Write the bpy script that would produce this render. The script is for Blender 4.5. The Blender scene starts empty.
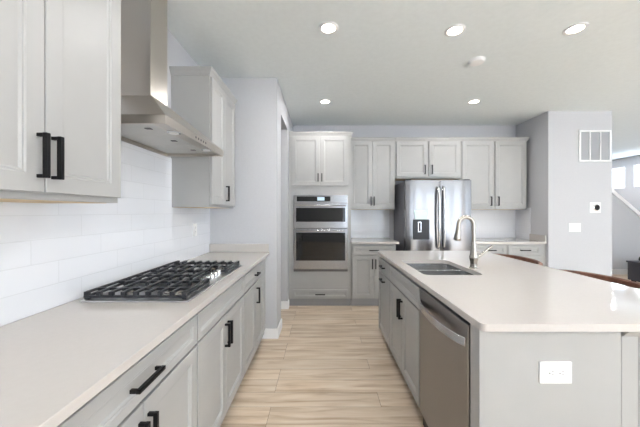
import bpy, bmesh, math, random
from mathutils import Vector, Matrix
random.seed(7)
S = bpy.context.scene
COL = S.collection
PI = math.pi

# ------------------------------------------------------------------ camera, world, light
CAM_Z = 1.335
cd = bpy.data.cameras.new('camera'); cam = bpy.data.objects.new('camera', cd); COL.objects.link(cam)
cam.location = (0, 0, CAM_Z); cam.rotation_euler = (PI/2, 0, 0)
cd.sensor_width = 36; cd.lens = 280/640*36
cd.shift_x = -2/640; cd.shift_y = -1.5/640
cd.clip_start = 0.05
S.camera = cam
S.view_settings.view_transform = 'Standard'
S.view_settings.look = 'None'
S.view_settings.gamma = 1
S.view_settings.use_curve_mapping = False
S.view_settings.exposure = 1.08

w = bpy.data.worlds.new('world'); S.world = w; w.use_nodes = True
bg = w.node_tree.nodes['Background']
bg.inputs[0].default_value = (0.80, 0.90, 1.0, 1); bg.inputs[1].default_value = 1.2

def area(name, loc, rot, sx, sy, power, color=(1,1,1), shape='RECTANGLE'):
    l = bpy.data.lights.new(name, 'AREA'); l.shape = shape
    l.size = sx; l.size_y = sy; l.energy = power; l.color = color
    o = bpy.data.objects.new(name, l); COL.objects.link(o)
    o.location = loc; o.rotation_euler = rot
    return o
# daylight entering through the windows (behind the viewer and on the living room side)
DAY = (0.72, 0.85, 1.0)
REAR_WIN = [(0.9, 1.8, 0.3, 2.35), (2.3, 4.4, 0.05, 2.35), (4.9, 7.3, 0.05, 2.35)]     # x0,x1,z0,z1 on y=-4.5
SIDE_WIN = [(-2.6, -0.6, 0.5, 2.35), (0.3, 2.3, 0.5, 2.35)]           # y0,y1,z0,z1 on x=7.9
STAIR_WIN = [(6.30, 7.09, 1.97, 2.54), (7.30, 8.0, 1.95, 2.53)]
for (a, b, c, d) in REAR_WIN:
    area('daylight_rear', ((a+b)/2, -4.62, (c+d)/2), (PI/2, 0, 0), b-a, d-c, 7*(b-a)*(d-c), DAY)
for (a, b, c, d) in STAIR_WIN:
    area('daylight_stairs', (8.02, (a+b)/2, (c+d)/2), (PI/2, 0, PI/2), b-a, d-c, 17*(b-a)*(d-c), DAY)
for (a, b, c, d) in SIDE_WIN:
    area('daylight_side', (8.02, (a+b)/2, (c+d)/2), (PI/2, 0, PI/2), b-a, d-c, 3*(b-a)*(d-c), DAY)

sl = bpy.data.lights.new('sun', 'SUN'); sl.energy = 60; sl.angle = .02; sl.color = (.82, .90, 1)
so = bpy.data.objects.new('sun', sl); COL.objects.link(so)
el, az = math.radians(52), math.radians(-35)      # sun behind the viewer and to the left
so.rotation_euler = Vector((-math.sin(az)*math.cos(el), math.cos(az)*math.cos(el), -math.sin(el))).to_track_quat('-Z', 'Y').to_euler()

# ------------------------------------------------------------------ materials
def lin(c):
    r = []
    for v in c:
        v = v/255
        r.append(v/12.92 if v <= .04045 else ((v+.055)/1.055)**2.4)
    return (*r, 1)
def mat(name, rgb, rough=.5, metal=0, spec=None, emit=None, estr=0):
    m = bpy.data.materials.new(name); m.use_nodes = True
    b = m.node_tree.nodes['Principled BSDF']
    b.inputs['Base Color'].default_value = lin(rgb)
    b.inputs['Roughness'].default_value = rough; b.inputs['Metallic'].default_value = metal
    if spec is not None: b.inputs['Specular IOR Level'].default_value = spec
    if emit: b.inputs['Emission Color'].default_value = lin(emit); b.inputs['Emission Strength'].default_value = estr
    return m
def N(m, t, **kw):
    n = m.node_tree.nodes.new(t)
    for k, v in kw.items(): setattr(n, k, v)
    return n
def L(m, a, b): m.node_tree.links.new(a, b)
def noise_tint(m, c1, c2, scale=(1,1,1), nscale=5, detail=4, bump=0, lo=.3, hi=.7, rough=None):
    b = m.node_tree.nodes['Principled BSDF']
    tc = N(m, 'ShaderNodeTexCoord'); mp = N(m, 'ShaderNodeMapping'); mp.inputs['Scale'].default_value = scale
    ns = N(m, 'ShaderNodeTexNoise'); ns.inputs['Scale'].default_value = nscale; ns.inputs['Detail'].default_value = detail
    cr = N(m, 'ShaderNodeValToRGB'); cr.color_ramp.elements[0].position = lo; cr.color_ramp.elements[1].position = hi
    cr.color_ramp.elements[0].color = lin(c1); cr.color_ramp.elements[1].color = lin(c2)
    L(m, tc.outputs['Object'], mp.inputs[0]); L(m, mp.outputs[0], ns.inputs['Vector'])
    L(m, ns.outputs['Fac'], cr.inputs[0]); L(m, cr.outputs[0], b.inputs['Base Color'])
    if bump:
        bp = N(m, 'ShaderNodeBump'); bp.inputs['Strength'].default_value = bump; bp.inputs['Distance'].default_value = .002
        L(m, ns.outputs['Fac'], bp.inputs['Height']); L(m, bp.outputs[0], b.inputs['Normal'])
    return m
M = {}
M['wall'] = noise_tint(mat('wall_paint', (198,199,203), .85), (197,198,202), (200,201,205), nscale=60, bump=.05)
M['ceiling'] = noise_tint(mat('ceiling_paint', (234,240,241), .9), (232,238,239), (236,242,243), nscale=25, bump=.3)
M['trim'] = mat('white_trim_paint', (246,246,247), .35)
M['cab'] = noise_tint(mat('cabinet_paint', (170,170,169), .38), (169,169,168), (172,172,171), nscale=8)
M['cabin'] = mat('cabinet_raw_underside', (214,190,150), .6)
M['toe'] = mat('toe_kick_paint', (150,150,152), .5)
M['quartz'] = noise_tint(mat('quartz', (198,193,189), .06), (197,192,188), (199,194,190), nscale=60, detail=8, lo=.3, hi=.7)
M['black'] = mat('matte_black_metal', (22,22,24), .42, .6)
M['iron'] = mat('cast_iron', (52,53,57), .38, .3)
M['glass_black'] = mat('black_glass', (8,9,11), .04, 0, .5)
M['rubber'] = mat('dark_plastic', (30,31,34), .4)
M['darkgap'] = mat('dark_seal', (28,28,30), .7)
M['white_plastic'] = mat('white_plastic', (244,244,244), .3)
M['slot'] = mat('outlet_slot', (60,60,62), .6)
M['greytone'] = mat('vent_grey', (188,190,194), .6)
M['leather'] = noise_tint(mat('brown_leather', (112,76,62), .38), (98,64,52), (128,90,74), nscale=18, bump=.25)
M['walnut'] = noise_tint(mat('walnut_wood', (88,58,42), .4), (70,45,33), (104,70,50), scale=(1,1,8), nscale=6)
M['charcoal'] = mat('charcoal_furniture', (58,58,66), .5)
M['lampglow'] = mat('lamp_lens', (255,245,230), .5, emit=(255,240,215), estr=9)
M['screen'] = mat('oven_display', (170,190,205), .2, emit=(170,195,215), estr=.35)
M['chrome'] = mat('chrome', (225,226,228), .12, 1)
M['nickel'] = mat('brushed_nickel', (172,166,158), .27, 1)
M['disp'] = mat('dispenser_panel', (178,196,186), .25, .3)

def brushed(name, rgb, rough, scale):
    m = mat(name, rgb, rough, 1)
    b = m.node_tree.nodes['Principled BSDF']
    tc = N(m, 'ShaderNodeTexCoord'); mp = N(m, 'ShaderNodeMapping'); mp.inputs['Scale'].default_value = scale
    ns = N(m, 'ShaderNodeTexNoise'); ns.inputs['Scale'].default_value = 4; ns.inputs['Detail'].default_value = 3
    mr = N(m, 'ShaderNodeMapRange'); mr.inputs['To Min'].default_value = rough-.03; mr.inputs['To Max'].default_value = rough+.03
    L(m, tc.outputs['Object'], mp.inputs[0]); L(m, mp.outputs[0], ns.inputs['Vector'])
    L(m, ns.outputs['Fac'], mr.inputs['Value']); L(m, mr.outputs[0], b.inputs['Roughness'])
    return m
M['steel'] = brushed('stainless_steel', (158,158,160), .22, (60,60,1))
M['steelh'] = brushed('stainless_steel_horizontal', (150,149,150), .3, (2,2,120))
M['traysteel'] = brushed('cooktop_steel', (205,205,206), .3, (1,60,1))
M['fridgesteel'] = brushed('fridge_steel', (134,133,134), .2, (60,60,1))
M['brightsteel'] = mat('polished_handle_steel', (222,222,224), .22, 1)
M['hoodsteel'] = brushed('hood_steel', (196,190,182), .3, (60,60,1))
M['steeldark'] = brushed('dark_stainless_steel', (118,116,116), .3, (1,1,60))
M['fridgeside'] = mat('fridge_side_grey', (118,118,124), .42, .4)
M['filter'] = mat('hood_filter', (205,205,202), .4, .35)

def tile_mat(name, ax):
    m = mat(name, (238,239,243), .07)
    b = m.node_tree.nodes['Principled BSDF']
    tc = N(m, 'ShaderNodeTexCoord'); sp = N(m, 'ShaderNodeSeparateXYZ'); cb = N(m, 'ShaderNodeCombineXYZ')
    L(m, tc.outputs['Object'], sp.inputs[0]); L(m, sp.outputs[2], cb.inputs[1])
    dv = N(m, 'ShaderNodeMath', operation='DIVIDE'); dv.inputs[1].default_value = .1016; L(m, sp.outputs[2], dv.inputs[0])
    fl = N(m, 'ShaderNodeMath', operation='FLOOR'); L(m, dv.outputs[0], fl.inputs[0])
    ml = N(m, 'ShaderNodeMath', operation='MULTIPLY_ADD'); ml.inputs[1].default_value = .12; ml.inputs[2].default_value = -1.137-11*.12+3.6; L(m, fl.outputs[0], ml.inputs[0])
    ad = N(m, 'ShaderNodeMath', operation='ADD'); L(m, ml.outputs[0], ad.inputs[0]); L(m, sp.outputs[ax], ad.inputs[1]); L(m, ad.outputs[0], cb.inputs[0])
    br = N(m, 'ShaderNodeTexBrick'); br.offset = 0
    br.inputs['Color1'].default_value = lin((236,238,243)); br.inputs['Color2'].default_value = lin((234,236,241))
    br.inputs['Mortar'].default_value = lin((227,229,233))
    br.inputs['Scale'].default_value = 1; br.inputs['Mortar Size'].default_value = .0016; br.inputs['Mortar Smooth'].default_value = .3
    br.inputs['Brick Width'].default_value = .36; br.inputs['Row Height'].default_value = .1016
    L(m, cb.outputs[0], br.inputs['Vector']); L(m, br.outputs['Color'], b.inputs['Base Color'])
    bp = N(m, 'ShaderNodeBump'); bp.inputs['Strength'].default_value = .5; bp.inputs['Distance'].default_value = .002; bp.invert = True
    L(m, br.outputs['Fac'], bp.inputs['Height'])
    ns = N(m, 'ShaderNodeTexNoise'); ns.inputs['Scale'].default_value = 9; ns.inputs['Detail'].default_value = 1
    L(m, tc.outputs['Object'], ns.inputs['Vector'])
    bp2 = N(m, 'ShaderNodeBump'); bp2.inputs['Strength'].default_value = .12; bp2.inputs['Distance'].default_value = .01
    L(m, ns.outputs['Fac'], bp2.inputs['Height']); L(m, bp.outputs[0], bp2.inputs['Normal']); L(m, bp2.outputs[0], b.inputs['Normal'])
    return m
M['tile_y'] = tile_mat('subway_tile_side', 1)
M['tile_x'] = tile_mat('subway_tile_back', 0)

def floor_mat():
    m = mat('oak_planks', (205,185,158), .33)
    b = m.node_tree.nodes['Principled BSDF']
    tc = N(m, 'ShaderNodeTexCoord'); mp = N(m, 'ShaderNodeMapping'); mp.inputs['Location'].default_value = (.35, -.058, 0)
    br = N(m, 'ShaderNodeTexBrick'); br.offset = .38; br.offset_frequency = 3; br.squash = 1
    br.inputs['Color1'].default_value = (0,0,0,1); br.inputs['Color2'].default_value = (1,1,1,1); br.inputs['Mortar'].default_value = (.5,.5,.5,1)
    br.inputs['Scale'].default_value = 1; br.inputs['Mortar Size'].default_value = .0012; br.inputs['Mortar Smooth'].default_value = .1
    br.inputs['Brick Width'].default_value = 1.22; br.inputs['Row Height'].default_value = .155
    L(m, tc.outputs['Object'], mp.inputs[0]); L(m, mp.outputs[0], br.inputs['Vector'])
    # grain: noise stretched along the plank and shifted per plank
    mul = N(m, 'ShaderNodeVectorMath', operation='MULTIPLY'); mul.inputs[1].default_value = (37, 11, 5)
    L(m, br.outputs['Color'], mul.inputs[0])
    add = N(m, 'ShaderNodeVectorMath', operation='ADD'); L(m, tc.outputs['Object'], add.inputs[0]); L(m, mul.outputs[0], add.inputs[1])
    mp2 = N(m, 'ShaderNodeMapping'); mp2.inputs['Scale'].default_value = (.9, 9, 1); L(m, add.outputs[0], mp2.inputs[0])
    n1 = N(m, 'ShaderNodeTexNoise'); n1.inputs['Scale'].default_value = 2.2; n1.inputs['Detail'].default_value = 6; n1.inputs['Distortion'].default_value = .6
    L(m, mp2.outputs[0], n1.inputs['Vector'])
    cr = N(m, 'ShaderNodeValToRGB'); e = cr.color_ramp.elements
    e[0].position = .28; e[0].color = lin((180,155,128)); e[1].position = .72; e[1].color = lin((232,219,202))
    k = e.new(.5); k.color = lin((217,198,175))
    L(m, n1.outputs['Fac'], cr.inputs[0])
    hs = N(m, 'ShaderNodeHueSaturation'); mr = N(m, 'ShaderNodeMapRange'); mr.inputs['To Min'].default_value = .92; mr.inputs['To Max'].default_value = 1.03
    L(m, br.outputs['Color'], mr.inputs['Value']); L(m, mr.outputs[0], hs.inputs['Value']); L(m, cr.outputs[0], hs.inputs['Color'])
    mx = N(m, 'ShaderNodeMixRGB'); mx.inputs['Color2'].default_value = lin((120,98,76))
    L(m, br.outputs['Fac'], mx.inputs[0]); L(m, hs.outputs[0], mx.inputs['Color1']); L(m, mx.outputs[0], b.inputs['Base Color'])
    return m
M['floor'] = floor_mat()
M['glass'] = bpy.data.materials.new('window_glass'); M['glass'].use_nodes = True
_m = M['glass']; _m.node_tree.nodes.clear()
_o = N(_m, 'ShaderNodeOutputMaterial'); _x = N(_m, 'ShaderNodeMixShader'); _t = N(_m, 'ShaderNodeBsdfTransparent'); _g = N(_m, 'ShaderNodeBsdfGlossy')
_g.inputs['Roughness'].default_value = .02; _x.inputs[0].default_value = .06
L(_m, _t.outputs[0], _x.inputs[1]); L(_m, _g.outputs[0], _x.inputs[2]); L(_m, _x.outputs[0], _o.inputs[0])

# ------------------------------------------------------------------ mesh helpers (world coordinates)
X = Vector((1,0,0)); Y = Vector((0,1,0)); Z = Vector((0,0,1))
ORG = {}
def box(bm, x0, x1, y0, y1, z0, z1):
    vs = [bm.verts.new((x, y, z)) for x in (x0, x1) for y in (y0, y1) for z in (z0, z1)]
    for f in ((0,1,3,2),(4,6,7,5),(0,4,5,1),(2,3,7,6),(0,2,6,4),(1,5,7,3)): bm.faces.new([vs[i] for i in f])
def B(*boxes):
    bm = bmesh.new()
    for b in boxes: box(bm, *b)
    return bm
def prism(bm, pts, off):
    a = [bm.verts.new(p) for p in pts]; b = [bm.verts.new(Vector(p)+Vector(off)) for p in pts]
    bm.faces.new(a); bm.faces.new(b[::-1]); n = len(a)
    for i in range(n): bm.faces.new((a[i], a[(i+1)%n], b[(i+1)%n], b[i]))
def tube(bm, pts, rad, seg=16, caps=True, squash=None):
    pts = [Vector(p) for p in pts]; n = len(pts)
    if not hasattr(rad, '__len__'): rad = [rad]*n
    rings = []; prev = None
    for i, p in enumerate(pts):
        t = (pts[min(i+1, n-1)]-pts[max(i-1, 0)]).normalized()
        if prev is None:
            u = t.cross(Z if abs(t.z) < .9 else X).normalized()
        else: u = (prev-t*prev.dot(t)).normalized()
        prev = u; v = t.cross(u)
        rings.append([bm.verts.new(p+(u*math.cos(a)+v*math.sin(a))*rad[i]) for a in (2*PI*k/seg for k in range(seg))])
    for i in range(n-1):
        for k in range(seg): bm.faces.new((rings[i][k], rings[i][(k+1)%seg], rings[i+1][(k+1)%seg], rings[i+1][k]))
    if caps: bm.faces.new(rings[0][::-1]); bm.faces.new(rings[-1])
def lathe(bm, c, prof, seg=24, axis=Z):
    """prof: (radius, height along axis); closed at ends"""
    c = Vector(c); u = axis.orthogonal().normalized(); v = axis.cross(u)
    rings = [[bm.verts.new(c+axis*h+(u*math.cos(2*PI*k/seg)+v*math.sin(2*PI*k/seg))*r) for k in range(seg)] for r, h in prof]
    for i in range(len(rings)-1):
        for k in range(seg): bm.faces.new((rings[i][k], rings[i][(k+1)%seg], rings[i+1][(k+1)%seg], rings[i+1][k]))
    bm.faces.new(rings[0][::-1]); bm.faces.new(rings[-1])
def obj(name, bm, m, parent=None, bevel=0, smooth=False, segs=2, weld=False):
    if weld: bmesh.ops.remove_doubles(bm, verts=bm.verts, dist=1e-5)
    bmesh.ops.recalc_face_normals(bm, faces=bm.faces)
    if parent is not None:
        o0 = ORG[parent.name]
    else:
        xs = [v.co for v in bm.verts]
        o0 = Vector(((min(v.x for v in xs)+max(v.x for v in xs))/2, (min(v.y for v in xs)+max(v.y for v in xs))/2, min(v.z for v in xs)))
        if name.split('_')[0] in ('floor','ceiling','wall','backsplash'): o0 = Vector((0,0,0))
    bmesh.ops.translate(bm, verts=bm.verts, vec=-o0)
    me = bpy.data.meshes.new(name); bm.to_mesh(me); bm.free(); me.materials.append(m)
    if smooth:
        for p in me.polygons: p.use_smooth = True
        me.set_sharp_from_angle(angle=math.radians(38))
    o = bpy.data.objects.new(name, me); COL.objects.link(o)
    if parent is not None: o.parent = parent
    else: o.location = o0
    ORG[o.name] = o0
    if bevel:
        md = o.modifiers.new('bevel', 'BEVEL'); md.width = bevel; md.segments = segs; md.limit_method = 'ANGLE'; md.angle_limit = math.radians(40)
        md.harden_normals = False
    return o
def tag(o, label, cat, group=None):
    o['label'] = label; o['category'] = cat
    if group: o['group'] = group
    return o
def thing(name, loc, label, cat, group=None):
    o = bpy.data.objects.new(name, None); COL.objects.link(o); o.location = loc; o.empty_display_size = .1
    ORG[o.name] = Vector(loc); return tag(o, label, cat, group)
def struct(name, bm, m, bevel=0):
    o = obj(name, bm, m, None, bevel); o['kind'] = 'structure'; return o

class F:
    """a cabinet face: origin, sideways direction u, outward normal n"""
    def __init__(s, o, u, n): s.o = Vector(o); s.u = Vector(u); s.n = Vector(n)
    def p(s, a, b, z): return s.o+s.u*a+s.n*b+Z*z
    def box(s, bm, a0, a1, b0, b1, z0, z1):
        vs = [bm.verts.new(s.p(a, b, z)) for a in (a0, a1) for b in (b0, b1) for z in (z0, z1)]
        for f in ((0,1,3,2),(4,6,7,5),(0,4,5,1),(2,3,7,6),(0,2,6,4),(1,5,7,3)): bm.faces.new([vs[i] for i in f])
    def front(s, a0, a1, z0, z1, t=.02, stile=.055, b0=0.001):
        """panelled door or drawer front"""
        bm = bmesh.new()
        prof = [(0, 0), (0, t-.002), (.002, t), (stile, t), (stile+.004, t-.004), (stile+.009, t-.0035), (stile+.015, t-.009), (stile+.02, t-.009)]
        rings = []
        for i, d in prof:
            rings.append([bm.verts.new(s.p(a, b0+d, z)) for a, z in ((a0+i, z0+i), (a1-i, z0+i), (a1-i, z1-i), (a0+i, z1-i))])
        bm.faces.new(rings[0])
        for r, q in zip(rings, rings[1:]):
            for k in range(4): bm.faces.new((r[k], r[(k+1)%4], q[(k+1)%4], q[k]))
        bm.faces.new(rings[-1])
        return bm
    def handle(s, a, z, length, vertical, parent, b0=.021, r=.0068, stand=.033, m='black'):
        bm = bmesh.new(); h = length/2
        if vertical:
            s.box(bm, a-r, a+r, b0+stand-2*r, b0+stand, z-h, z+h)
            for e in (-1, 1): s.box(bm, a-r*.9, a+r*.9, b0, b0+stand-2*r, z+e*(h-.006)-.0055, z+e*(h-.006)+.0055)
        else:
            s.box(bm, a-h, a+h, b0+stand-2*r, b0+stand, z-r, z+r)
            for e in (-1, 1): s.box(bm, a+e*(h-.006)-.0055, a+e*(h-.006)+.0055, b0, b0+stand-2*r, z-r*.9, z+r*.9)
        o = obj('handle', bm, M[m], parent, .0015)
        return o

HL = .138
def door(f, root, a0, a1, z0, z1, hside, hz, stile=.055, handle=True, inset=.021):
    d = obj('door', f.front(a0, a1, z0, z1, stile=stile), M['cab'], root)
    if handle:
        a = a0+inset if hside < 0 else a1-inset
        f.handle(a, hz, HL, True, d)
    return d
def drawer(f, root, a0, a1, z0, z1, hl=HL, stile=.032, handle=True):
    d = obj('drawer_front', f.front(a0, a1, z0, z1, stile=stile), M['cab'], root)
    if handle: f.handle((a0+a1)/2, (z0+z1)/2, hl, False, d)
    return d

# ------------------------------------------------------------------ room shell
CEIL = 2.75
WL, YB, XR, YF, XE = -1.19, 4.58, 7.9, -4.5, 9.2
struct('floor', B((-2.6, 8.05, -4.65, 9.3, -.12, 0)), M['floor'])
struct('ceiling', B((-2.6, 8.05, -4.65, 9.3, CEIL, CEIL+.12)), M['ceiling'])
struct('wall_left', B((WL-.15, WL, YF, 2.96, 0, CEIL)), M['wall'])
struct('wall_stub', B((WL-.15, -.475, 2.96, 3.08, 0, CEIL), (-.595, -.475, 3.08, 3.24, 0, CEIL),
                      (-.595, -.475, 3.24, 3.86, 2.47, CEIL), (-.595, -.475, 3.86, YB, 0, CEIL)), M['wall'])
struct('wall_pantry', B((-2.1, -1.98, 3.08, YB, 0, CEIL), (-1.98, WL-.15, 2.96, 3.08, 0, CEIL)), M['wall'])
struct('wall_back', B((-2.1, 3.17, YB, YB+.12, 0, CEIL)), M['wall'])
struct('wall_pier', B((3.17, 4.06, 3.92, 4.7, 0, CEIL)), M['wall'])
struct('wall_far', B((3.17, 8.05, 9.2, 9.32, 0, CEIL)), M['wall'])
struct('wall_hall', B((3.9, 4.06, 4.7, 9.2, 0, CEIL)), M['wall'])
# stair wall with a sloped top
bm = bmesh.new()
zt = lambda x: 1.765-(x-6.2)*.86
prism(bm, [(4.06,6.0,0),(7.9,6.0,0),(7.9,6.0,zt(7.9)),(4.06+.99,6.0,CEIL),(4.06,6.0,CEIL)], (0,.12,0))
struct('wall_stairs', bm, M['wall'])
bm = bmesh.new(); x0, x1 = 5.07, 7.9
prism(bm, [(x0,5.975,zt(x0)-.02),(x1,5.975,zt(x1)-.02),(x1,5.975,zt(x1)+.075),(x0,5.975,zt(x0)+.075)], (0,.17,0))
struct('trim_1', bm, M['trim'], .004)
# walls with window openings
def wall_with_windows(name, axis, pos, t, lo, hi, wins):
    bm = bmesh.new(); cur = lo
    def add(a, b, z0, z1):
        if b-a < 1e-4 or z1-z0 < 1e-4: return
        if axis == 'x': box(bm, pos, pos+t, a, b, z0, z1)
        else: box(bm, a, b, pos, pos+t, z0, z1)
    for (a, b, c, d) in wins:
        add(cur, a, 0, CEIL); add(a, b, 0, c); add(a, b, d, CEIL); cur = b
    add(cur, hi, 0, CEIL)
    return struct(name, bm, M['wall'])
wall_with_windows('wall_right', 'x', XR, .12, YF, 9.2, SIDE_WIN+STAIR_WIN)
wall_with_windows('wall_front', 'y', YF-.12, .12, WL-.15, XR+.12, REAR_WIN)
wi = 0
def window(axis, pos, a, b, c, d, nm, mull=1, w_=.05):
    global wi; wi += 1
    bx = lambda a0, a1, z0, z1, t0=0, t1=.06: (pos+t0, pos+t1, a0, a1, z0, z1) if axis == 'x' else (a0, a1, pos+t0, pos+t1, z0, z1)
    bs = [bx(a, b, c, c+w_), bx(a, b, d-w_, d), bx(a, a+w_, c+w_, d-w_), bx(b-w_, b, c+w_, d-w_)]
    for k in range(1, mull):
        q = a+(b-a)*k/mull; bs.append(bx(q-.03, q+.03, c+w_, d-w_))
    o = struct('window_%d' % wi, B(*bs), M['trim'], .003)
    obj('pane', B(bx(a+w_, b-w_, c+w_, d-w_, .028, .032)), M['glass'], o)
for (a, b, c, d) in REAR_WIN: window('y', YF-.1, a, b, c, d, '', 2 if b-a < 2 else 3)
for (a, b, c, d) in SIDE_WIN: window('x', XR+.03, a, b, c, d, '', 2)
for (a, b, c, d) in STAIR_WIN: window('x', XR+.03, a, b, c, d, '', 1, .03)

# baseboards
struct('baseboard_stub', B((-.655, -.475, 2.944, 2.96, 0, .105), (-.475, -.459, 2.944, 3.24, 0, .105)), M['trim'], .003)
struct('baseboard_opening', B((-.595, -.475, 3.845, 3.86, 0, .105), (-.475, -.459, 3.845, 3.94, 0, .105)), M['trim'], .003)
struct('baseboard_pier', B((3.17, 4.06, 3.904, 3.92, 0, .105)), M['trim'], .003)
struct('baseboard_stairs', B((4.06, 7.9, 5.984, 6.0, 0, .105)), M['trim'], .003)

# tile backsplashes
tag(obj('backsplash', B((WL+.001, WL+.008, -.6, 2.959, .9145, 1.372), (WL+.001, WL+.008, 1.22, 2.203, 1.372, 1.755)), M['tile_y']),
    'glossy white subway tile backsplash behind the gas cooktop', 'backsplash')
tag(obj('backsplash', B((.414, 1.10, YB-.008, YB-.001, .9145, 1.372)), M['tile_x']),
    'white subway tile backsplash between oven tower and refrigerator', 'backsplash')
tag(obj('backsplash', B((3.162, 3.169, 4.25, YB-.01, .9145, 1.40)), M['tile_y']),
    'narrow white subway tile return on the side wall of the right corner', 'backsplash')
tag(obj('backsplash', B((2.09, 3.161, YB-.008, YB-.001, .9145, 1.372)), M['tile_x']),
    'white subway tile backsplash in the corner right of the refrigerator', 'backsplash')

# ------------------------------------------------------------------ left base run
def base_cab(f, loc, w_, depth, label, group, layout, toe=.07, name='base_cabinet', gaps=.005):
    r = thing(name, loc, label, 'cabinet', group)
    bm = bmesh.new()
    if layout.get('open'):      # hollow carcass with room for the sink bowls
        for q in ((0, .018, -depth, -.01, .105, .883), (w_-.018, w_, -depth, -.01, .105, .883), (.018, w_-.018, -depth, -.01, .105, .123),
                  (.018, w_-.018, -depth, -depth+.012, .123, .883), (.018, w_-.018, -.03, -.01, .123, .883)): f.box(bm, *q)
    else: f.box(bm, 0, w_, -depth, -.01, .105, .883)
    obj('body', bm, M['cab'], r)
    bm = bmesh.new(); f.box(bm, 0.001, w_-.001, -depth, -toe, 0, .105)
    obj('toe_kick', bm, M['toe'], r)
    g = gaps
    if layout.get('drawer', True):
        drawer(f, r, g, w_-g, .730, .862, layout.get('hl', HL), handle=layout.get('dh', True))
    zt_ = .719
    if layout.get('doors', 2) == 2:
        m = w_/2; hs = layout.get('handles', (1, 1)); hz = layout.get('hz', .603)
        door(f, r, g, m-.002, .118, zt_, 1, hz, handle=hs[0]); door(f, r, m+.002, w_-g, .118, zt_, -1, hz, handle=hs[1])
    elif layout['doors'] == 1:
        door(f, r, g, w_-g, .118, zt_, layout.get('side', 1), layout.get('hz', .603))
    return r
FX = -.597
g = 'painted base cabinets along the cooktop wall'
for y0, y1, lab, lay in (
    (.514, 1.296, 'grey base cabinet nearest the viewer with wide drawer over two doors', {}),
    (1.298, 2.074, 'grey base cabinet below the gas cooktop, blank front over two doors', {'dh': False}),
    (2.076, 2.80, 'grey base cabinet at the far end of the left counter, small drawer above', {'hl': .10, 'handles': (False, True)})):
    base_cab(F((FX, y0, 0), Y, X), (WL+.3, (y0+y1)/2, 0), y1-y0, FX-WL-.002, lab, g, lay)
base_cab(F((FX, -.28, 0), Y, X), (WL+.3, .12, 0), .792, FX-WL-.002, 'grey base cabinet closest to the viewer, before the wide drawer cabinet', g, {})
r = thing('filler_panel', (-.9, 2.88, 0), 'narrow grey filler strip between last base cabinet and white wall', 'panel')
obj('strip', B((-.62, FX, 2.802, 2.957, .105, .883)), M['cab'], r)
obj('toe_kick', B((-.72, -.67, 2.802, 2.957, 0, .105)), M['toe'], r)

ct = thing('countertop', (-.88, 1.2, .884), 'long off-white quartz countertop under the black gas cooktop', 'countertop')
obj('slab', B((WL+.009, -.555, -.3, 2.955, .8845, .914)), M['quartz'], ct, .002)
obj('side_splash', B((WL+.009, -.56, 2.936, 2.956, .9145, 1.0)), M['quartz'], ct, .002)

# ------------------------------------------------------------------ left uppers
def crown(f, w_, depth, z, ends=(1,1), h=.032, out=.03):
    bm = bmesh.new()
    e0, e1 = ends
    prof = [(0.0005, z-.028), (.007, z-.028), (.009, z-.018), (.012, z-.014), (.020, z+.004), (.024, z+.008), (out, z+.022), (out, z+h), (0.0005, z+h)]
    rings = []
    for b, zz in prof:
        rings.append([bm.verts.new(f.p(*q)) for q in ((-b*e0, -depth, zz), (-b*e0, b, zz), (w_+b*e1, b, zz), (w_+b*e1, -depth, zz))])
    for r_, q in zip(rings, rings[1:]+rings[:1]):
        for k in range(3): bm.faces.new((r_[k], r_[k+1], q[k+1], q[k]))
    bm.faces.new([r_[0] for r_ in rings]); bm.faces.new([r_[3] for r_ in rings][::-1])
    return bm
def upper_cab(f, loc, w_, depth, z0, z1, label, group, hs=(1, 1), hz=None, ends=(0, 0), name='upper_cabinet', g=.008, gm=.002, inset=.021, stile=.055, co=.03):
    r = thing(name, loc, label, 'cabinet', group)
    bm = bmesh.new(); f.box(bm, 0, w_, -depth, 0, z0, z1)
    obj('body', bm, M['cab'], r)
    bm = bmesh.new(); f.box(bm, .018, w_-.018, -depth+.003, -.035, z0-.002, z0-.0003)
    obj('underside', bm, M['cabin'], r)
    m = w_/2; hz = hz or z0+.125
    door(f, r, g, m-gm, z0+.022, z1-.034, 1, hz, handle=hs[0], stile=stile, inset=inset); door(f, r, m+gm, w_-g, z0+.022, z1-.034, -1, hz, handle=hs[1], stile=stile, inset=inset)
    obj('crown', crown(f, w_, depth, z1, ends, out=co), M['cab'], r, .0015)
    return r
UX = -.888; UZ0, UZ1 = 1.374, 2.437
g = 'tall painted wall cabinets on the cooktop wall'
upper_cab(F((UX, .539, 0), Y, X), (-1.04, .878, UZ0), .678, UX-WL-.001, UZ0, UZ1, 'near grey wall cabinet left of the range hood with two black handles', g, hz=1.508, ends=(0, 1))
upper_cab(F((UX, 2.206, 0), Y, X), (-1.04, 2.5, UZ0), .604, UX-WL-.001, UZ0, UZ1, 'far grey wall cabinet between the range hood and white end wall', g, hs=(False, True), hz=1.50, ends=(1, 1))

# ------------------------------------------------------------------ range hood
hd = thing('range_hood', (-.97, 1.73, 1.755), 'stainless steel chimney range hood above the gas cooktop', 'range hood')
hy0, hy1, hx0, hx1 = 1.335, 2.13, WL+.009, -.748
obj('chimney', B((hx0, -1.0, 1.635, 1.812, 2.01, CEIL-.001)), M['hoodsteel'], hd, .0015)
bm = bmesh.new()
lo = [(hx0, hy0, 1.80), (hx1, hy0, 1.80), (hx1, hy1, 1.80), (hx0, hy1, 1.80)]
hi = [(hx0, 1.625, 2.012), (-.99, 1.625, 2.012), (-.99, 1.822, 2.012), (hx0, 1.822, 2.012)]
a = [bm.verts.new(p) for p in lo]; b = [bm.verts.new(p) for p in hi]
bm.faces.new(a); bm.faces.new(b)
for k in range(4): bm.faces.new((a[k], a[(k+1)%4], b[(k+1)%4], b[k]))
obj('canopy', bm, M['hoodsteel'], hd, .002)
bm = bmesh.new()
t = .012
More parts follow.
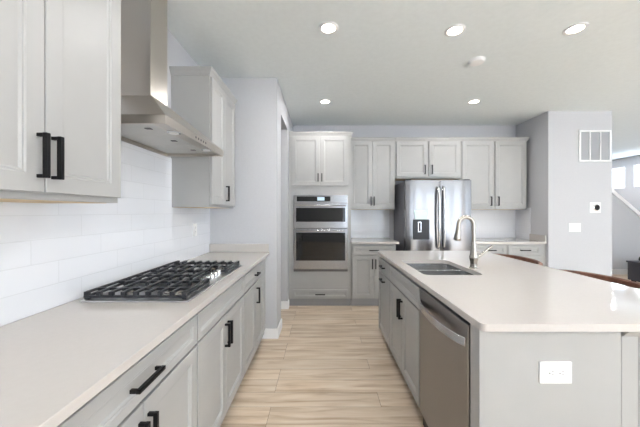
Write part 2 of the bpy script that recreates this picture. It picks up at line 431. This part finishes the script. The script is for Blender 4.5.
for q in ((hx0, hx1, hy0, hy0+t), (hx0, hx1, hy1-t, hy1), (hx1-t, hx1, hy0+t, hy1-t), (hx0, hx0+t, hy0+t, hy1-t)): box(bm, *q, 1.757, 1.7995)
obj('rim', bm, M['hoodsteel'], hd, .001)
bm = bmesh.new()
prism(bm, [(hx1-t-.001, hy0+t+.001, 1.762), (hx1-.10, hy0+t+.001, 1.775), (hx1-.10, hy0+t+.001, 1.785), (hx1-t-.001, hy0+t+.001, 1.785)], (0, hy1-hy0-2*t-.002, 0))
fp = obj('light_panel', bm, M['hoodsteel'], hd)
for yy in (1.52, 1.95):
    bm = bmesh.new(); lathe(bm, (hx1-.055, yy, 1.772), [(.036, 0), (.036, -.008), (.028, -.010)], 24)
    q = obj('lamp_ring', bm, M['chrome'], fp, smooth=True)
    bm = bmesh.new(); lathe(bm, (hx1-.055, yy, 1.7605), [(.024, 0), (.024, -.0015)], 24)
    obj('lamp_lens', bm, M['white_plastic'], q)
for k in range(3):
    y0 = hy0+t+.004+k*.256; y1 = y0+.252
    bm = bmesh.new(); box(bm, hx0+t+.002, hx1-.104, y0, y1, 1.776, 1.784)
    q = obj('filter', bm, M['filter'], hd, .002)
    bm = bmesh.new(); box(bm, -.93, -.90, (y0+y1)/2-.012, (y0+y1)/2+.012, 1.772, 1.7755)
    obj('latch', bm, M['steeldark'], q)
for k in range(5):
    bm = bmesh.new(); lathe(bm, (hx1+.0002, 1.66+k*.035, 1.778), [(.007, 0), (.007, .002)], 16, X)
    obj('button', bm, M['steeldark'], hd)

# ------------------------------------------------------------------ cooktop
ck = thing('gas_cooktop', (-.87, 1.745, .914), 'stainless gas cooktop with black cast iron grates on the left counter', 'cooktop')
cx0, cx1, cy0, cy1 = -1.13, -.622, 1.30, 2.19
obj('tray', B((cx0, cx1, cy0, cy1, .9145, .922)), M['traysteel'], ck, .003)
gz = .955
def grate(x0, x1, y0, y1, nb):
    bm = bmesh.new()
    r_ = .0065
    # low outer frame
    for q in ((x0, x1, y0, y0+.014), (x0, x1, y1-.014, y1), (x0, x0+.014, y0+.014, y1-.014), (x1-.014, x1, y0+.014, y1-.014)): box(bm, *q, .930, .941)
    for xx in (x0+.012, x1-.012):
        for yy in (y0+.012, y1-.012): box(bm, xx-.01, xx+.01, yy-.01, yy+.01, .9225, .930)
    for i in range(nb):
        xx = x0+.012+(x1-x0-.024)*i/(nb-1)
        # finger bars, ends dropping onto the frame
        for yy in (y0, y1-.017): box(bm, xx-.0105, xx+.0105, yy, yy+.017, .9405, gz+.004)
        ends = [(y0+.002, y1-.002)] if i % 2 == 0 else [(y0+.002, (y0+y1)/2-.035), ((y0+y1)/2+.035, y1-.002)]
        for (a, b) in ends:
            prism(bm, [(xx-r_, a, .941), (xx-r_, a+.006, gz+.006), (xx-r_, b-.006, gz+.006), (xx-r_, b, .941), (xx-r_, b-.016, .941), (xx-r_, b-.018, gz-.006), (xx-r_, a+.018, gz-.006), (xx-r_, a+.016, .941)], (2*r_, 0, 0))
    ym = (y0+y1)/2
    for yy in (ym-.07, ym+.07): box(bm, x0+.01, x1-.01, yy-.005, yy+.005, gz-.008, gz+.0055)
    return obj('grate', bm, M['iron'], ck, .0015)
grate(cx0+.006, -.638, 1.318, 1.598, 9)
grate(cx0+.006, -.745, 1.604, 1.884, 7)
grate(cx0+.006, -.638, 1.890, 2.172, 9)
for (bx_, by_, br_) in ((-.99, 1.458, .036), (-.76, 1.458, .045), (-.93, 1.744, .055), (-.99, 2.03, .045), (-.76, 2.03, .032)):
    bm = bmesh.new(); lathe(bm, (bx_, by_, .9222), [(br_+.012, 0), (br_+.010, .006), (br_, .010), (br_, .014)], 28)
    q = obj('burner', bm, M['nickel'], ck, smooth=True)
    bm = bmesh.new(); lathe(bm, (bx_, by_, .9364), [(br_*.92, 0), (br_*.92, .005), (br_*.8, .008)], 28)
    obj('cap', bm, M['iron'], q, smooth=True)
for k in range(5):
    yy = 1.625+k*.058
    bm = bmesh.new(); lathe(bm, (-.685, yy, .9222), [(.021, 0), (.021, .004), (.0165, .006), (.0155, .026), (.0135, .029)], 24)
    q = obj('knob', bm, M['chrome'], ck, smooth=True)
    bm = bmesh.new(); box(bm, -.698, -.672, yy-.0035, yy+.0035, .9513, .957)
    obj('knob_grip', bm, M['chrome'], q, .001)

def plate_outlet(name, f, a, z, w_, h_, label, cat, kind, parent=None):
    r = thing(name, f.p(a, 0, z-h_/2), label, cat)
    bm = bmesh.new(); f.box(bm, a-w_/2, a+w_/2, .0005, .007, z-h_/2, z+h_/2)
    obj('plate', bm, M['white_plastic'], r, .002)
    if kind == 'duplex_h' or kind == 'duplex_v':
        for e in (-1, 1):
            da, dz = (e*.0195, 0) if kind == 'duplex_h' else (0, e*.0195)
            bm = bmesh.new(); lathe(bm, f.p(a+da, .007, z+dz), [(.0165, 0), (.016, .002)], 24, f.n)
            q = obj('socket', bm, M['white_plastic'], r, smooth=True)
            bm = bmesh.new()
            if kind == 'duplex_h':
                for s_ in (-1, 1): f.box(bm, a+da+.001, a+da+.008, .0092, .0098, z+s_*.006-.0011, z+s_*.006+.0011)
                lathe(bm, f.p(a+da-.007, .0092, z), [(.0026, 0), (.0026, .0006)], 12, f.n)
            else:
                for s_ in (-1, 1): f.box(bm, a+s_*.006-.0011, a+s_*.006+.0011, .0092, .0098, z+dz+.001, z+dz+.008)
                lathe(bm, f.p(a, .0092, z+dz-.007), [(.0026, 0), (.0026, .0006)], 12, f.n)
            obj('slots', bm, M['slot'], q)
    elif kind == 'rocker3':
        for e in (-1, 0, 1):
            bm = bmesh.new(); f.box(bm, a+e*.046-.016, a+e*.046+.016, .0072, .010, z-.033, z+.033)
            obj('rocker', bm, M['white_plastic'], r, .001)
    return r
plate_outlet('power_outlet', F((WL+.008, 0, 0), Y, X), 2.60, 1.17, .07, .115, 'white outlet on the tile beneath the far left wall cabinet', 'outlet', 'duplex_v')

# ------------------------------------------------------------------ oven tower
TY = 3.97
tw = thing('oven_cabinet', (-.03, 4.27, 0), 'full height grey cabinet tower holding the double wall oven', 'cabinet')
fT = F((-.47, TY, 0), X, -Y); TW = .88
bm = bmesh.new()
d = YB-TY-.001
for q in ((0, TW, -d, 0, .105, .49), (0, TW, -d, 0, 1.577, 2.437), (0, .069, -d, 0, .49, 1.577), (.833, TW, -d, 0, .49, 1.577)): fT.box(bm, *q)
obj('body', bm, M['cab'], tw)
bm = bmesh.new(); fT.box(bm, 0.001, TW-.001, -d, -.02, 0, .105); obj('toe_kick', bm, M['toe'], tw)
d1 = obj('door', fT.front(.04, .438, 1.706, 2.405), M['cab'], tw); fT.handle(.415, 1.82, .115, True, d1)
d2 = obj('door', fT.front(.445, .838, 1.706, 2.405), M['cab'], tw); fT.handle(.468, 1.82, .115, True, d2)
dd = obj('drawer_front', fT.front(.055, .835, .118, .236, stile=.03), M['cab'], tw); fT.handle(.445, .177, HL, False, dd)
obj('crown', crown(fT, TW, .245, 2.437, (0, 1)), M['cab'], tw, .0015)

ov = thing('built_in_oven', (-.02, 4.2, .494), 'stainless built-in microwave and oven combination with black glass doors', 'oven')
fo = F((-.401, TY, 0), X, -Y); OW = .764
bm = bmesh.new(); fo.box(bm, .004, OW-.004, -.5, .0, .496, 1.571); obj('case', bm, M['steeldark'], ov)
bm = bmesh.new(); fo.box(bm, 0, OW, .001, .022, 1.462, 1.573); cp = obj('control_panel', bm, M['steel'], ov, .002)
bm = bmesh.new(); fo.box(bm, .045, .52, .0225, .024, 1.485, 1.555); gl = obj('glass_strip', bm, M['glass_black'], cp)
bm = bmesh.new(); fo.box(bm, .335, .435, .0245, .0252, 1.497, 1.545); obj('display', bm, M['screen'], cp)
for (z0, z1, gz0, gz1, hz, nm) in ((1.105, 1.458, 1.197, 1.395, 1.428, 'microwave_door'), (.532, 1.097, .650, 1.045, 1.072, 'oven_door')):
    bm = bmesh.new(); fo.box(bm, 0, OW, .001, .026, z0, z1); q = obj(nm, bm, M['steel'], ov, .003)
    bm = bmesh.new(); fo.box(bm, .035, OW-.035, .0265, .029, gz0, gz1); obj('window_glass', bm, M['glass_black'], q, .001)
    bm = bmesh.new()
    tube(bm, [fo.p(.03, .058, hz), fo.p(OW-.03, .058, hz)], .0095, 14)
    for aa in (.06, OW-.06): tube(bm, [fo.p(aa, .0262, hz), fo.p(aa, .056, hz)], .008, 10)
    obj('handle', bm, M['steel'], q, smooth=True)
bm = bmesh.new(); fo.box(bm, 0, OW, .001, .015, .494, .527); obj('vent_trim', bm, M['steeldark'], ov, .001)

# ------------------------------------------------------------------ back base + uppers
fb = F((.413, TY, 0), X, -Y)
g2 = 'painted base cabinets along the back wall'
base_cab(fb, (.73, 4.27, 0), .637, YB-TY-.001, 'grey base cabinet between the oven tower and refrigerator', g2, {}, toe=.02, gaps=.012)
ct = thing('countertop', (.75, 4.25, .884), 'short white quartz countertop between oven tower and refrigerator', 'countertop')
obj('slab', B((.412, 1.085, 3.935, YB-.009, .8845, .914)), M['quartz'], ct, .002)
f2 = F((2.10, TY, 0), X, -Y)
r = thing('base_cabinet', (2.63, 4.27, 0), 'grey base cabinet with two drawers in the right back corner', 'cabinet', g2)
bm = bmesh.new(); f2.box(bm, 0, 1.069, -.609, 0, .105, .883); obj('body', bm, M['cab'], r)
bm = bmesh.new(); f2.box(bm, .001, 1.068, -.609, -.02, 0, .105); obj('toe_kick', bm, M['toe'], r)
for a0, a1 in ((.06, .495), (.53, .99)):
    drawer(f2, r, a0, a1, .730, .862)
    door(f2, r, a0, a1, .118, .716, 1 if a0 < .3 else -1, .603)
ct = thing('countertop', (2.63, 4.25, .884), 'white quartz countertop in the right corner beyond the refrigerator', 'countertop')
obj('slab', B((2.095, 3.16, 3.935, YB-.009, .8845, .914)), M['quartz'], ct, .002)
obj('side_splash', B((3.14, 3.16, 3.94, 4.24, .9145, 1.005)), M['quartz'], ct, .002)

g3 = 'painted wall cabinets along the back wall'
UD = .33; UYB = YB-UD
upper_cab(F((.413, UYB, 0), X, -Y), (.75, 4.4, UZ0), .695, UD-.001, UZ0, UZ1, 'tall grey wall cabinet between oven tower and refrigerator', g3, co=.0245, g=.016, ends=(0,0))
r = upper_cab(F((1.11, UYB, 0), X, -Y), (1.6, 4.4, 1.845), .992, UD-.001, 1.845, UZ1, 'short grey wall cabinet directly above the refrigerator', g3, co=.0245, g=.016, gm=.012, inset=.042, ends=(0,0), hz=1.975)
upper_cab(F((2.104, UYB, 0), X, -Y), (2.6, 4.4, UZ0), 1.0, UD-.001, UZ0, UZ1, 'tall wide grey wall cabinet right of the refrigerator', g3, co=.0245, g=.016, gm=.017, inset=.038, ends=(0, 1))

# ------------------------------------------------------------------ refrigerator
fr = thing('refrigerator', (1.61, 4.15, 0), 'stainless steel french door refrigerator with water dispenser', 'refrigerator')
fx0, fx1, fy = 1.155, 2.065, 3.86
obj('case', B((fx0+.008, fx1-.008, fy+.085, 4.54, .03, 1.765)), M['fridgeside'], fr, .004)
def bowed(a0, a1, z0, z1, bow0, bow1, yb=fy+.08, n=10):
    """door skin gently curved at its outer edges"""
    bm = bmesh.new(); pts = []
    for i in range(n+1):
        s_ = i/n; xx = a0+(a1-a0)*s_
        yy = fy+.004*0
        yy += bow0*max(0, 1-s_/.35)**2+bow1*max(0, (s_-.65)/.35)**2
        yy += -.014*math.sin(PI*s_)
        pts.append((xx, yy, z0))
    pts += [(a1, yb, z0), (a0, yb, z0)]
    prism(bm, pts, (0, 0, z1-z0)); return bm
xm = 1.632
dl = obj('door', bowed(fx0, xm-.003, .74, 1.775, .012, .004), M['fridgesteel'], fr, smooth=True)
dr = obj('door', bowed(xm+.003, fx1, .74, 1.775, .004, .012), M['fridgesteel'], fr, smooth=True)
fz = obj('freezer_drawer', bowed(fx0, fx1, .10, .73, .012, .012), M['fridgesteel'], fr, smooth=True)
obj('kick_grille', B((fx0+.02, fx1-.02, fy+.06, fy+.084, .01, .095)), M['rubber'], fr)
for s_, pa in ((-1, dl), (1, dr)):
    xx = xm+s_*.035; bm = bmesh.new()
    pts = [(xx+s_*.004, fy-.002, .84)]+[(xx, fy-.035-.022*math.sin(PI*k/12), .86+.80*k/12) for k in range(13)]+[(xx+s_*.004, fy-.002, 1.68)]
    tube(bm, pts, .015, 14); obj('handle', bm, M['brightsteel'], pa, smooth=True)
bm = bmesh.new(); tube(bm, [(fx0+.1, fy-.003, .64), (fx0+.12, fy-.05, .64), (1.61, fy-.06, .64), (fx1-.12, fy-.05, .64), (fx1-.1, fy-.003, .64)], .013, 14)
obj('handle', bm, M['steel'], fz, smooth=True)
bm = bmesh.new(); box(bm, 1.25, 1.475, fy-.022, fy+.0, .956, 1.233); dp = obj('dispenser', bm, M['rubber'], dl, .004)
bm = bmesh.new(); prism(bm, [(1.285, fy-.021, 1.236), (1.44, fy-.021, 1.236), (1.462, fy-.021, 1.355), (1.263, fy-.021, 1.355)], (0, .012, 0))
obj('dispenser_display', bm, M['disp'], dl)
bm = bmesh.new()
for q in ((1.315, 1.322, 1.06, 1.20), (1.352, 1.359, 1.06, 1.20), (1.322, 1.352, 1.193, 1.20), (1.322, 1.352, 1.06, 1.067)): box(bm, q[0], q[1], fy-.029, fy-.0225, q[2], q[3])
obj('dispenser_paddle', bm, M['chrome'], dl, .001)
for xx in (fx0+.05, fx1-.05): obj('hinge_cap', B((xx-.035, xx+.035, fy+.02, fy+.12, 1.7755, 1.79)), M['rubber'], fr, .003)
for xx in (fx0+.06, fx1-.06):
    for yy in (fy+.13, 4.48): obj('foot', B((xx-.02, xx+.02, yy-.02, yy+.02, 0, .0295)), M['rubber'], fr)

# ------------------------------------------------------------------ island
IX = .622   # face frame plane, doors protrude towards -X
def isl(y0): return F((IX, y0, 0), Y, -X)
g4 = 'painted cabinets built into the island'
base_cab(isl(1.737), (.9, 2.11, 0), .752, .585, 'grey sink base cabinet under the island sink, two doors', g4, {'open': True, 'dh': False, 'hl': HL}, name='island_cabinet')
r = thing('island_cabinet', (.9, 2.76, 0), 'narrow grey pull-out cabinet at the far end of the island', 'cabinet', g4)
f = isl(2.491)
bm = bmesh.new(); f.box(bm, 0, .49, -.585, -.01, .105, .883); obj('body', bm, M['cab'], r)
bm = bmesh.new(); f.box(bm, 0.001, .489, -.585, -.07, 0, .105); obj('toe_kick', bm, M['toe'], r)
drawer(f, r, .008, .482, .733, .860, HL)
dd = obj('door', f.front(.008, .482, .118, .716), M['cab'], r); f.handle(.245, .665, HL, False, dd)

pn = thing('island_end_panel', (.95, 1.12, 0), 'pale grey painted end panel of the island facing the viewer', 'panel')
obj('panel', B((.607, 1.154, 1.08, 1.147, 0, .883)), M['cab'], pn, .002)
obj('corner_post', B((1.159, 1.173, 1.097, 1.147, 0, .883)), M['cab'], pn, .004)
obj('rear_post', B((1.1765, 1.243, 1.10, 1.147, 0, .883)), M['cab'], pn, .003)
bm = bmesh.new(); prism(bm, [(1.1765, 1.0995, .883), (1.1765, 1.075, .883), (1.1765, 1.075, .872), (1.1765, 1.0995, .845)], (.0665, 0, 0))
obj('corbel', bm, M['cab'], pn, .001)
bk = thing('island_back_panel', (1.208, 2.1, 0), 'pale grey rear panel of the island facing the bar stools', 'panel')
obj('panel', B((1.245, 1.261, 1.10, 2.981, 0, .883)), M['cab'], bk, .002)
# worktop with a rounded sink cut-out
def rrect(x0, x1, y0, y1, r_, n=5):
    p = []
    for cx_, cy_, a0 in ((x1-r_, y1-r_, 0), (x0+r_, y1-r_, PI/2), (x0+r_, y0+r_, PI), (x1-r_, y0+r_, 1.5*PI)):
        for k in range(n+1):
            a = a0+PI/2*k/n; p.append((cx_+r_*math.cos(a), cy_+r_*math.sin(a)))
    return p
sx0, sx1, sy0, sy1 = .685, 1.090, 1.87, 2.455
def slab_with_hole(outer, inner, z0, z1):
    bm = bmesh.new()
    def loop(pts, z):
        vs = [bm.verts.new((x, y, z)) for x, y in pts]
        return vs, [bm.edges.new((vs[i], vs[(i+1) % len(vs)])) for i in range(len(vs))]
    for z in (z0, z1):
        vo, eo = loop(outer, z); vi, ei = loop(inner, z)
        bmesh.ops.triangle_fill(bm, edges=eo+ei, use_beauty=True)
        if z == z0: lo_ = (vo, vi)
    for a_, b_ in ((lo_[0], vo), (lo_[1], vi)):
        n = len(a_)
        for i in range(n): bm.faces.new((a_[i], a_[(i+1)%n], b_[(i+1)%n], b_[i]))
    return bm
it = thing('island_countertop', (1.17, 2.0, .884), 'large off-white quartz island worktop holding the sink and faucet', 'countertop')
obj('slab', slab_with_hole(rrect(.600, 1.735, 1.052, 3.045, .02), rrect(sx0, sx1, sy0, sy1, .045), .8845, .914), M['quartz'], it, .002)

# sink: two stainless bowls under the worktop
sk = thing('sink', (.88, 2.14, .69), 'undermount double bowl stainless sink set in the island', 'sink')
def bowl(x0, x1, y0, y1, ztop):
    bm = bmesh.new(); rings = []
    for ins, z, r_ in ((-.012, ztop, .03), (0, ztop, .035), (.004, .74, .035), (.012, .715, .045), (.035, .705, .04)):
        rings.append([bm.verts.new((x, y, z)) for x, y in rrect(x0+ins, x1-ins, y0+ins, y1-ins, r_)])
    n = len(rings[0])
    for r1, r2 in zip(rings, rings[1:]):
        for i in range(n): bm.faces.new((r1[i], r1[(i+1)%n], r2[(i+1)%n], r2[i]))
    bm.faces.new(rings[-1])
    o = obj('bowl', bm, M['sinksteel'], sk, smooth=True)
    sd = o.modifiers.new('solid', 'SOLIDIFY'); sd.thickness = .0015; sd.offset = -1
    bm = bmesh.new(); lathe(bm, ((x0+x1)/2, (y0+y1)/2, .7055), [(.042, 0), (.042, .002), (.03, .001)], 24)
    obj('drain', bm, M['chrome'], o, smooth=True)
M['sinksteel'] = brushed('sink_steel', (200,200,200), .2, (60,1,1))
bowl(sx0-.004, sx1+.004, 2.182, sy1+.004, .8835)
bowl(sx0-.004, sx1+.004, sy0-.004, 2.158, .8835)
obj('divider', B((sx0+.01, sx1-.01, 2.164, 2.176, .74, .872)), M['sinksteel'], sk, .003)

# faucet
fc = thing('kitchen_faucet', (1.13, 2.10, .914), 'brushed nickel gooseneck pull-down faucet behind the island sink', 'faucet')
bx0, by0 = 1.138, 2.10
bm = bmesh.new(); lathe(bm, (bx0, by0, .9143), [(.030, 0), (.030, .004), (.025, .009), (.023, .03), (.024, .05), (.030, .068), (.031, .085), (.025, .105), (.021, .14), (.0165, .20)], 24)
fbse = obj('base', bm, M['nickel'], fc, smooth=True)
pts = [(bx0, by0, .9143+.198), (bx0-.001, by0, 1.19)]
R_ = .056; cz = 1.238
for k in range(0, 15):
    a = PI*k/14*1.04
    pts.append((bx0-.002-R_+R_*math.cos(a), by0-.0*k, cz+R_*1.05*math.sin(a)))
bm = bmesh.new(); tube(bm, pts, .0148, 16); obj('spout', bm, M['nickel'], fc, smooth=True)
p0 = Vector(pts[-1]); dr_ = Vector((-.10, 0, -1)).normalized()
bm = bmesh.new(); tube(bm, [p0, p0+dr_*.02, p0+dr_*.05, p0+dr_*.085, p0+dr_*.105, p0+dr_*.112], [.0155, .017, .019, .0245, .0255, .021], 18)
obj('spray_head', bm, M['nickel'], fc, smooth=True)
bm = bmesh.new(); tube(bm, [(bx0+.02, by0, 1.00), (bx0+.045, by0, 1.005), (bx0+.085, by0-.01, 1.045), (bx0+.13, by0-.015, 1.082)], [.015, .010, .0085, .008], 12)
obj('lever', bm, M['nickel'], fc, smooth=True)

# dishwasher
dw = thing('dishwasher', (.9, 1.47, 0), 'stainless steel dishwasher with bowed handle in the island', 'dishwasher')
fd = F((IX, 1.150, 0), Y, -X); DWW = .585
bm = bmesh.new(); fd.box(bm, .004, DWW-.004, -.56, -.003, .02, .880); obj('tub', bm, M['rubber'], dw)
bm = bmesh.new(); fd.box(bm, 0.006, DWW-.006, -.002, .020, .115, .868); q = obj('door', bm, M['steeldw'] if 'steeldw' in M else M['steelh'], dw, .004)
bm = bmesh.new()
pts = [fd.p(.03+(DWW-.06)*k/16, .012+.046*math.sin(PI*k/16)**.6, .787) for k in range(17)]
for i in range(16):
    a, b = pts[i], pts[i+1]
n_ = len(pts)
rows = []
for p in pts:
    rows.append([bm.verts.new(p+Vector((0, 0, dz))+(-X)*db) for dz, db in ((-.02, 0), (-.02, .008), (.018, .008), (.018, 0))])
for r1, r2 in zip(rows, rows[1:]):
    for k in range(4): bm.faces.new((r1[k], r1[(k+1)%4], r2[(k+1)%4], r2[k]))
bm.faces.new(rows[0]); bm.faces.new(rows[-1][::-1])
obj('handle', bm, M['brightsteel'], q, .002, smooth=True)
bm = bmesh.new(); fd.box(bm, .006, DWW-.006, -.06, -.05, .0, .105); obj('toe_kick', bm, M['rubber'], dw)

plate_outlet('power_outlet', F((0, 1.08, 0), X, -Y), .8975, .7185, .122, .083, 'white double outlet on the island end panel', 'outlet', 'duplex_h')

# ------------------------------------------------------------------ stools
def stool(cy, label):
    cx_ = 1.835
    r = thing('bar_stool', (cx_, cy, 0), label, 'bar stool', 'brown leather bar stools behind the island')
    # seat cushion
    bm = bmesh.new(); lathe(bm, (cx_, cy, .60), [(.18, 0), (.205, .01), (.212, .04), (.205, .065), (.17, .08)], 32)
    obj('seat', bm, M['leather'], r, smooth=True)
    # wrapped backrest, open towards the island
    bm = bmesh.new(); n = 28; rows = []
    for k in range(n+1):
        a = -2.05+4.1*k/n
        ra, rb = .20, .325
        ht = .878-.03*abs(math.sin(a/2))**3
        zb = .70
        ring = []
        for (dr__, z) in ((0, zb), (.03, zb+.0), (.044, (zb+ht)/2), (.04, ht-.008), (.025, ht), (.008, ht-.006), (0.004, (zb+ht)/2)):
            ring.append(bm.verts.new((cx_+(ra+dr__)*math.cos(a), cy+(rb+dr__)*math.sin(a), z)))
        rows.append(ring)
    for r1, r2 in zip(rows, rows[1:]):
        for k in range(7): bm.faces.new((r1[k], r1[(k+1)%7], r2[(k+1)%7], r2[k]))
    bm.faces.new(rows[0]); bm.faces.new(rows[-1][::-1])
    obj('backrest', bm, M['leather'], r, smooth=True)
    bm = bmesh.new(); box(bm, cx_-.15, cx_+.15, cy-.15, cy+.15, .575, .5995)
    for e in (-1, 1):
        tube(bm, [(cx_+.10, cy+e*.16, .585), (cx_+.16, cy+e*.23, .62), (cx_+.17, cy+e*.25, .72)], .010, 10)
    obj('frame', bm, M['black'], r)
    for ex in (-1, 1):
        for ey in (-1, 1):
            bm = bmesh.new(); tube(bm, [(cx_+ex*.20, cy+ey*.20, 0), (cx_+ex*.13, cy+ey*.13, .5745)], [.011, .016], 12)
            obj('leg', bm, M['walnut'], r, smooth=True)
    bm = bmesh.new()
    c = [(cx_-.175, cy-.175, .20), (cx_+.175, cy-.175, .20), (cx_+.175, cy+.175, .20), (cx_-.175, cy+.175, .20)]
    for i in range(4): tube(bm, [c[i], c[(i+1)%4]], .007, 10)
    obj('footrest', bm, M['black'], r, smooth=True)
stool(2.80, 'far brown leather bar stool, nearest the back wall cabinets')
stool(1.93, 'near brown leather bar stool at the right edge of the picture')

# ------------------------------------------------------------------ pier wall fittings
fw = F((0, 3.92, 0), X, -Y)
v = thing('return_air_vent', (3.82, 3.92, 2.04), 'large white return air grille high on the right wall', 'vent')
a0, a1, z0, z1 = 3.595, 4.04, 2.04, 2.478
bm = bmesh.new()
t = .022
for q in ((a0, a1, z0, z0+t), (a0, a1, z1-t, z1), (a0, a0+t, z0+t, z1-t), (a1-t, a1, z0+t, z1-t), (a0+.142, a0+.156, z0+t, z1-t), (a0+.289, a0+.303, z0+t, z1-t)): fw.box(bm, q[0], q[1], .0005, .014, q[2], q[3])
obj('frame', bm, M['trim'], v, .002)
bm = bmesh.new(); fw.box(bm, a0+.01, a1-.01, .0003, .002, z0+.01, z1-.01); obj('backing', bm, M['greytone'], v)
bm = bmesh.new()
k = z0+t+.008
while k < z1-t-.01:
    prism(bm, [fw.p(a0+t, .003, k+.006), fw.p(a0+t, .0045, k+.007), fw.p(a0+t, .011, k+.0005), fw.p(a0+t, .0095, k)], (a1-a0-2*t, 0, 0)); k += .0155
obj('louvres', bm, M['greytone'], v)
t = thing('thermostat', (3.822, 3.92, 1.33), 'round dark thermostat on a white plate on the right wall', 'thermostat')
bm = bmesh.new(); fw.box(bm, 3.745, 3.90, .0005, .006, 1.325, 1.468); obj('plate', bm, M['white_plastic'], t, .003)
bm = bmesh.new(); lathe(bm, (3.825, 3.9135, 1.397), [(.046, 0), (.046, .016), (.040, .020)], 32, -Y); q = obj('ring', bm, M['chrome'], t, smooth=True)
bm = bmesh.new(); lathe(bm, (3.825, 3.8932, 1.397), [(.038, 0), (.037, .0015)], 32, -Y); obj('face', bm, M['glass_black'], q, smooth=True)
plate_outlet('light_switch', fw, 3.535, 1.118, .165, .12, 'white three gang light switch below the thermostat', 'light switch', 'rocker3')

# dark console in the living room
cn = thing('media_console', (6.4, 5.2, 0), 'low charcoal console beyond the island at the right edge', 'console')
obj('body', B((5.915, 7.2, 5.0, 5.42, .03, .365)), M['charcoal'], cn, .004)
obj('top', B((5.90, 7.215, 4.985, 5.435, .3655, .395)), M['charcoal'], cn, .004)
for xx in (5.98, 7.13):
    for yy in (5.05, 5.37): obj('leg', B((xx-.025, xx+.025, yy-.025, yy+.025, 0, .0295)), M['black'], cn)
for xx in (5.93, 6.35, 6.77):
    q = obj('door', B((xx, xx+.41, 4.985, 4.9995, .045, .355)), M['charcoal'], cn, .002)
    obj('knob', B((xx+.37, xx+.385, 4.972, 4.9845, .21, .23)), M['black'], q)
bm = bmesh.new(); lathe(bm, (6.0, 5.2, .3955), [(.045, 0), (.06, .01), (.085, .05), (.075, .09), (.05, .12), (.04, .125)], 24)
tag(obj('vase', bm, M['rubber'], smooth=True), 'small dark round vase standing on the charcoal console', 'vase')

# ------------------------------------------------------------------ ceiling fittings
CANS = [(.05, 2.15, 'recessed ceiling light above the aisle, left of the near row'),
        (1.035, 2.18, 'recessed ceiling light over the island, middle of the near row'),
        (1.955, 2.16, 'recessed ceiling light right of the island, end of near row'),
        (.04, 3.58, 'recessed ceiling light in front of the oven tower'),
        (1.945, 3.58, 'recessed ceiling light in front of the refrigerator')]
for x, y, lab in CANS:
    r = thing('recessed_light', (x, y, CEIL-.012), lab, 'ceiling light', 'recessed ceiling lights')
    bm = bmesh.new()
    seg = 36; prof = [(.052, -.0005), (.052, -.006), (.060, -.009), (.070, -.008), (.076, -.004), (.076, -.0005)]
    rings = [[bm.verts.new((x+a*math.cos(2*PI*k/seg), y+a*math.sin(2*PI*k/seg), CEIL+h)) for k in range(seg)] for a, h in prof]
    for r1, r2 in zip(rings, rings[1:]+rings[:1]):
        for k in range(seg): bm.faces.new((r1[k], r1[(k+1)%seg], r2[(k+1)%seg], r2[k]))
    obj('trim_ring', bm, M['trim'], r, smooth=True)
    bm = bmesh.new(); lathe(bm, (x, y, CEIL-.005), [(.0515, 0), (.0515, .003)], 36); obj('lens', bm, M['lampglow'], r)
for x, y in [(c[0], c[1]) for c in CANS]+[(.05, .6), (1.95, .6), (.05, -1.2), (1.95, -1.2), (4.6, 1.0), (6.2, 1.0), (4.9, 5.2), (6.3, 7.4), (7.0, 6.8)]:  # last lamps, without fittings, added to brighten the living room and stairs
    area('can_or_fill_lamp', (x, y, CEIL-.02), (0, 0, 0), .12, .12, 3.5 if (y > 3 and x < 3) else (3.5 if (y > 0 and x < 3) else 8), (1, .98, .97), 'DISK')
bm = bmesh.new(); lathe(bm, (1.443, 2.61, CEIL-.0005), [(.07, 0), (.07, -.012), (.06, -.026), (.035, -.03)], 32)
tag(obj('smoke_detector', bm, M['white_plastic'], smooth=True), 'round white smoke detector on the ceiling between light rows', 'smoke detector')
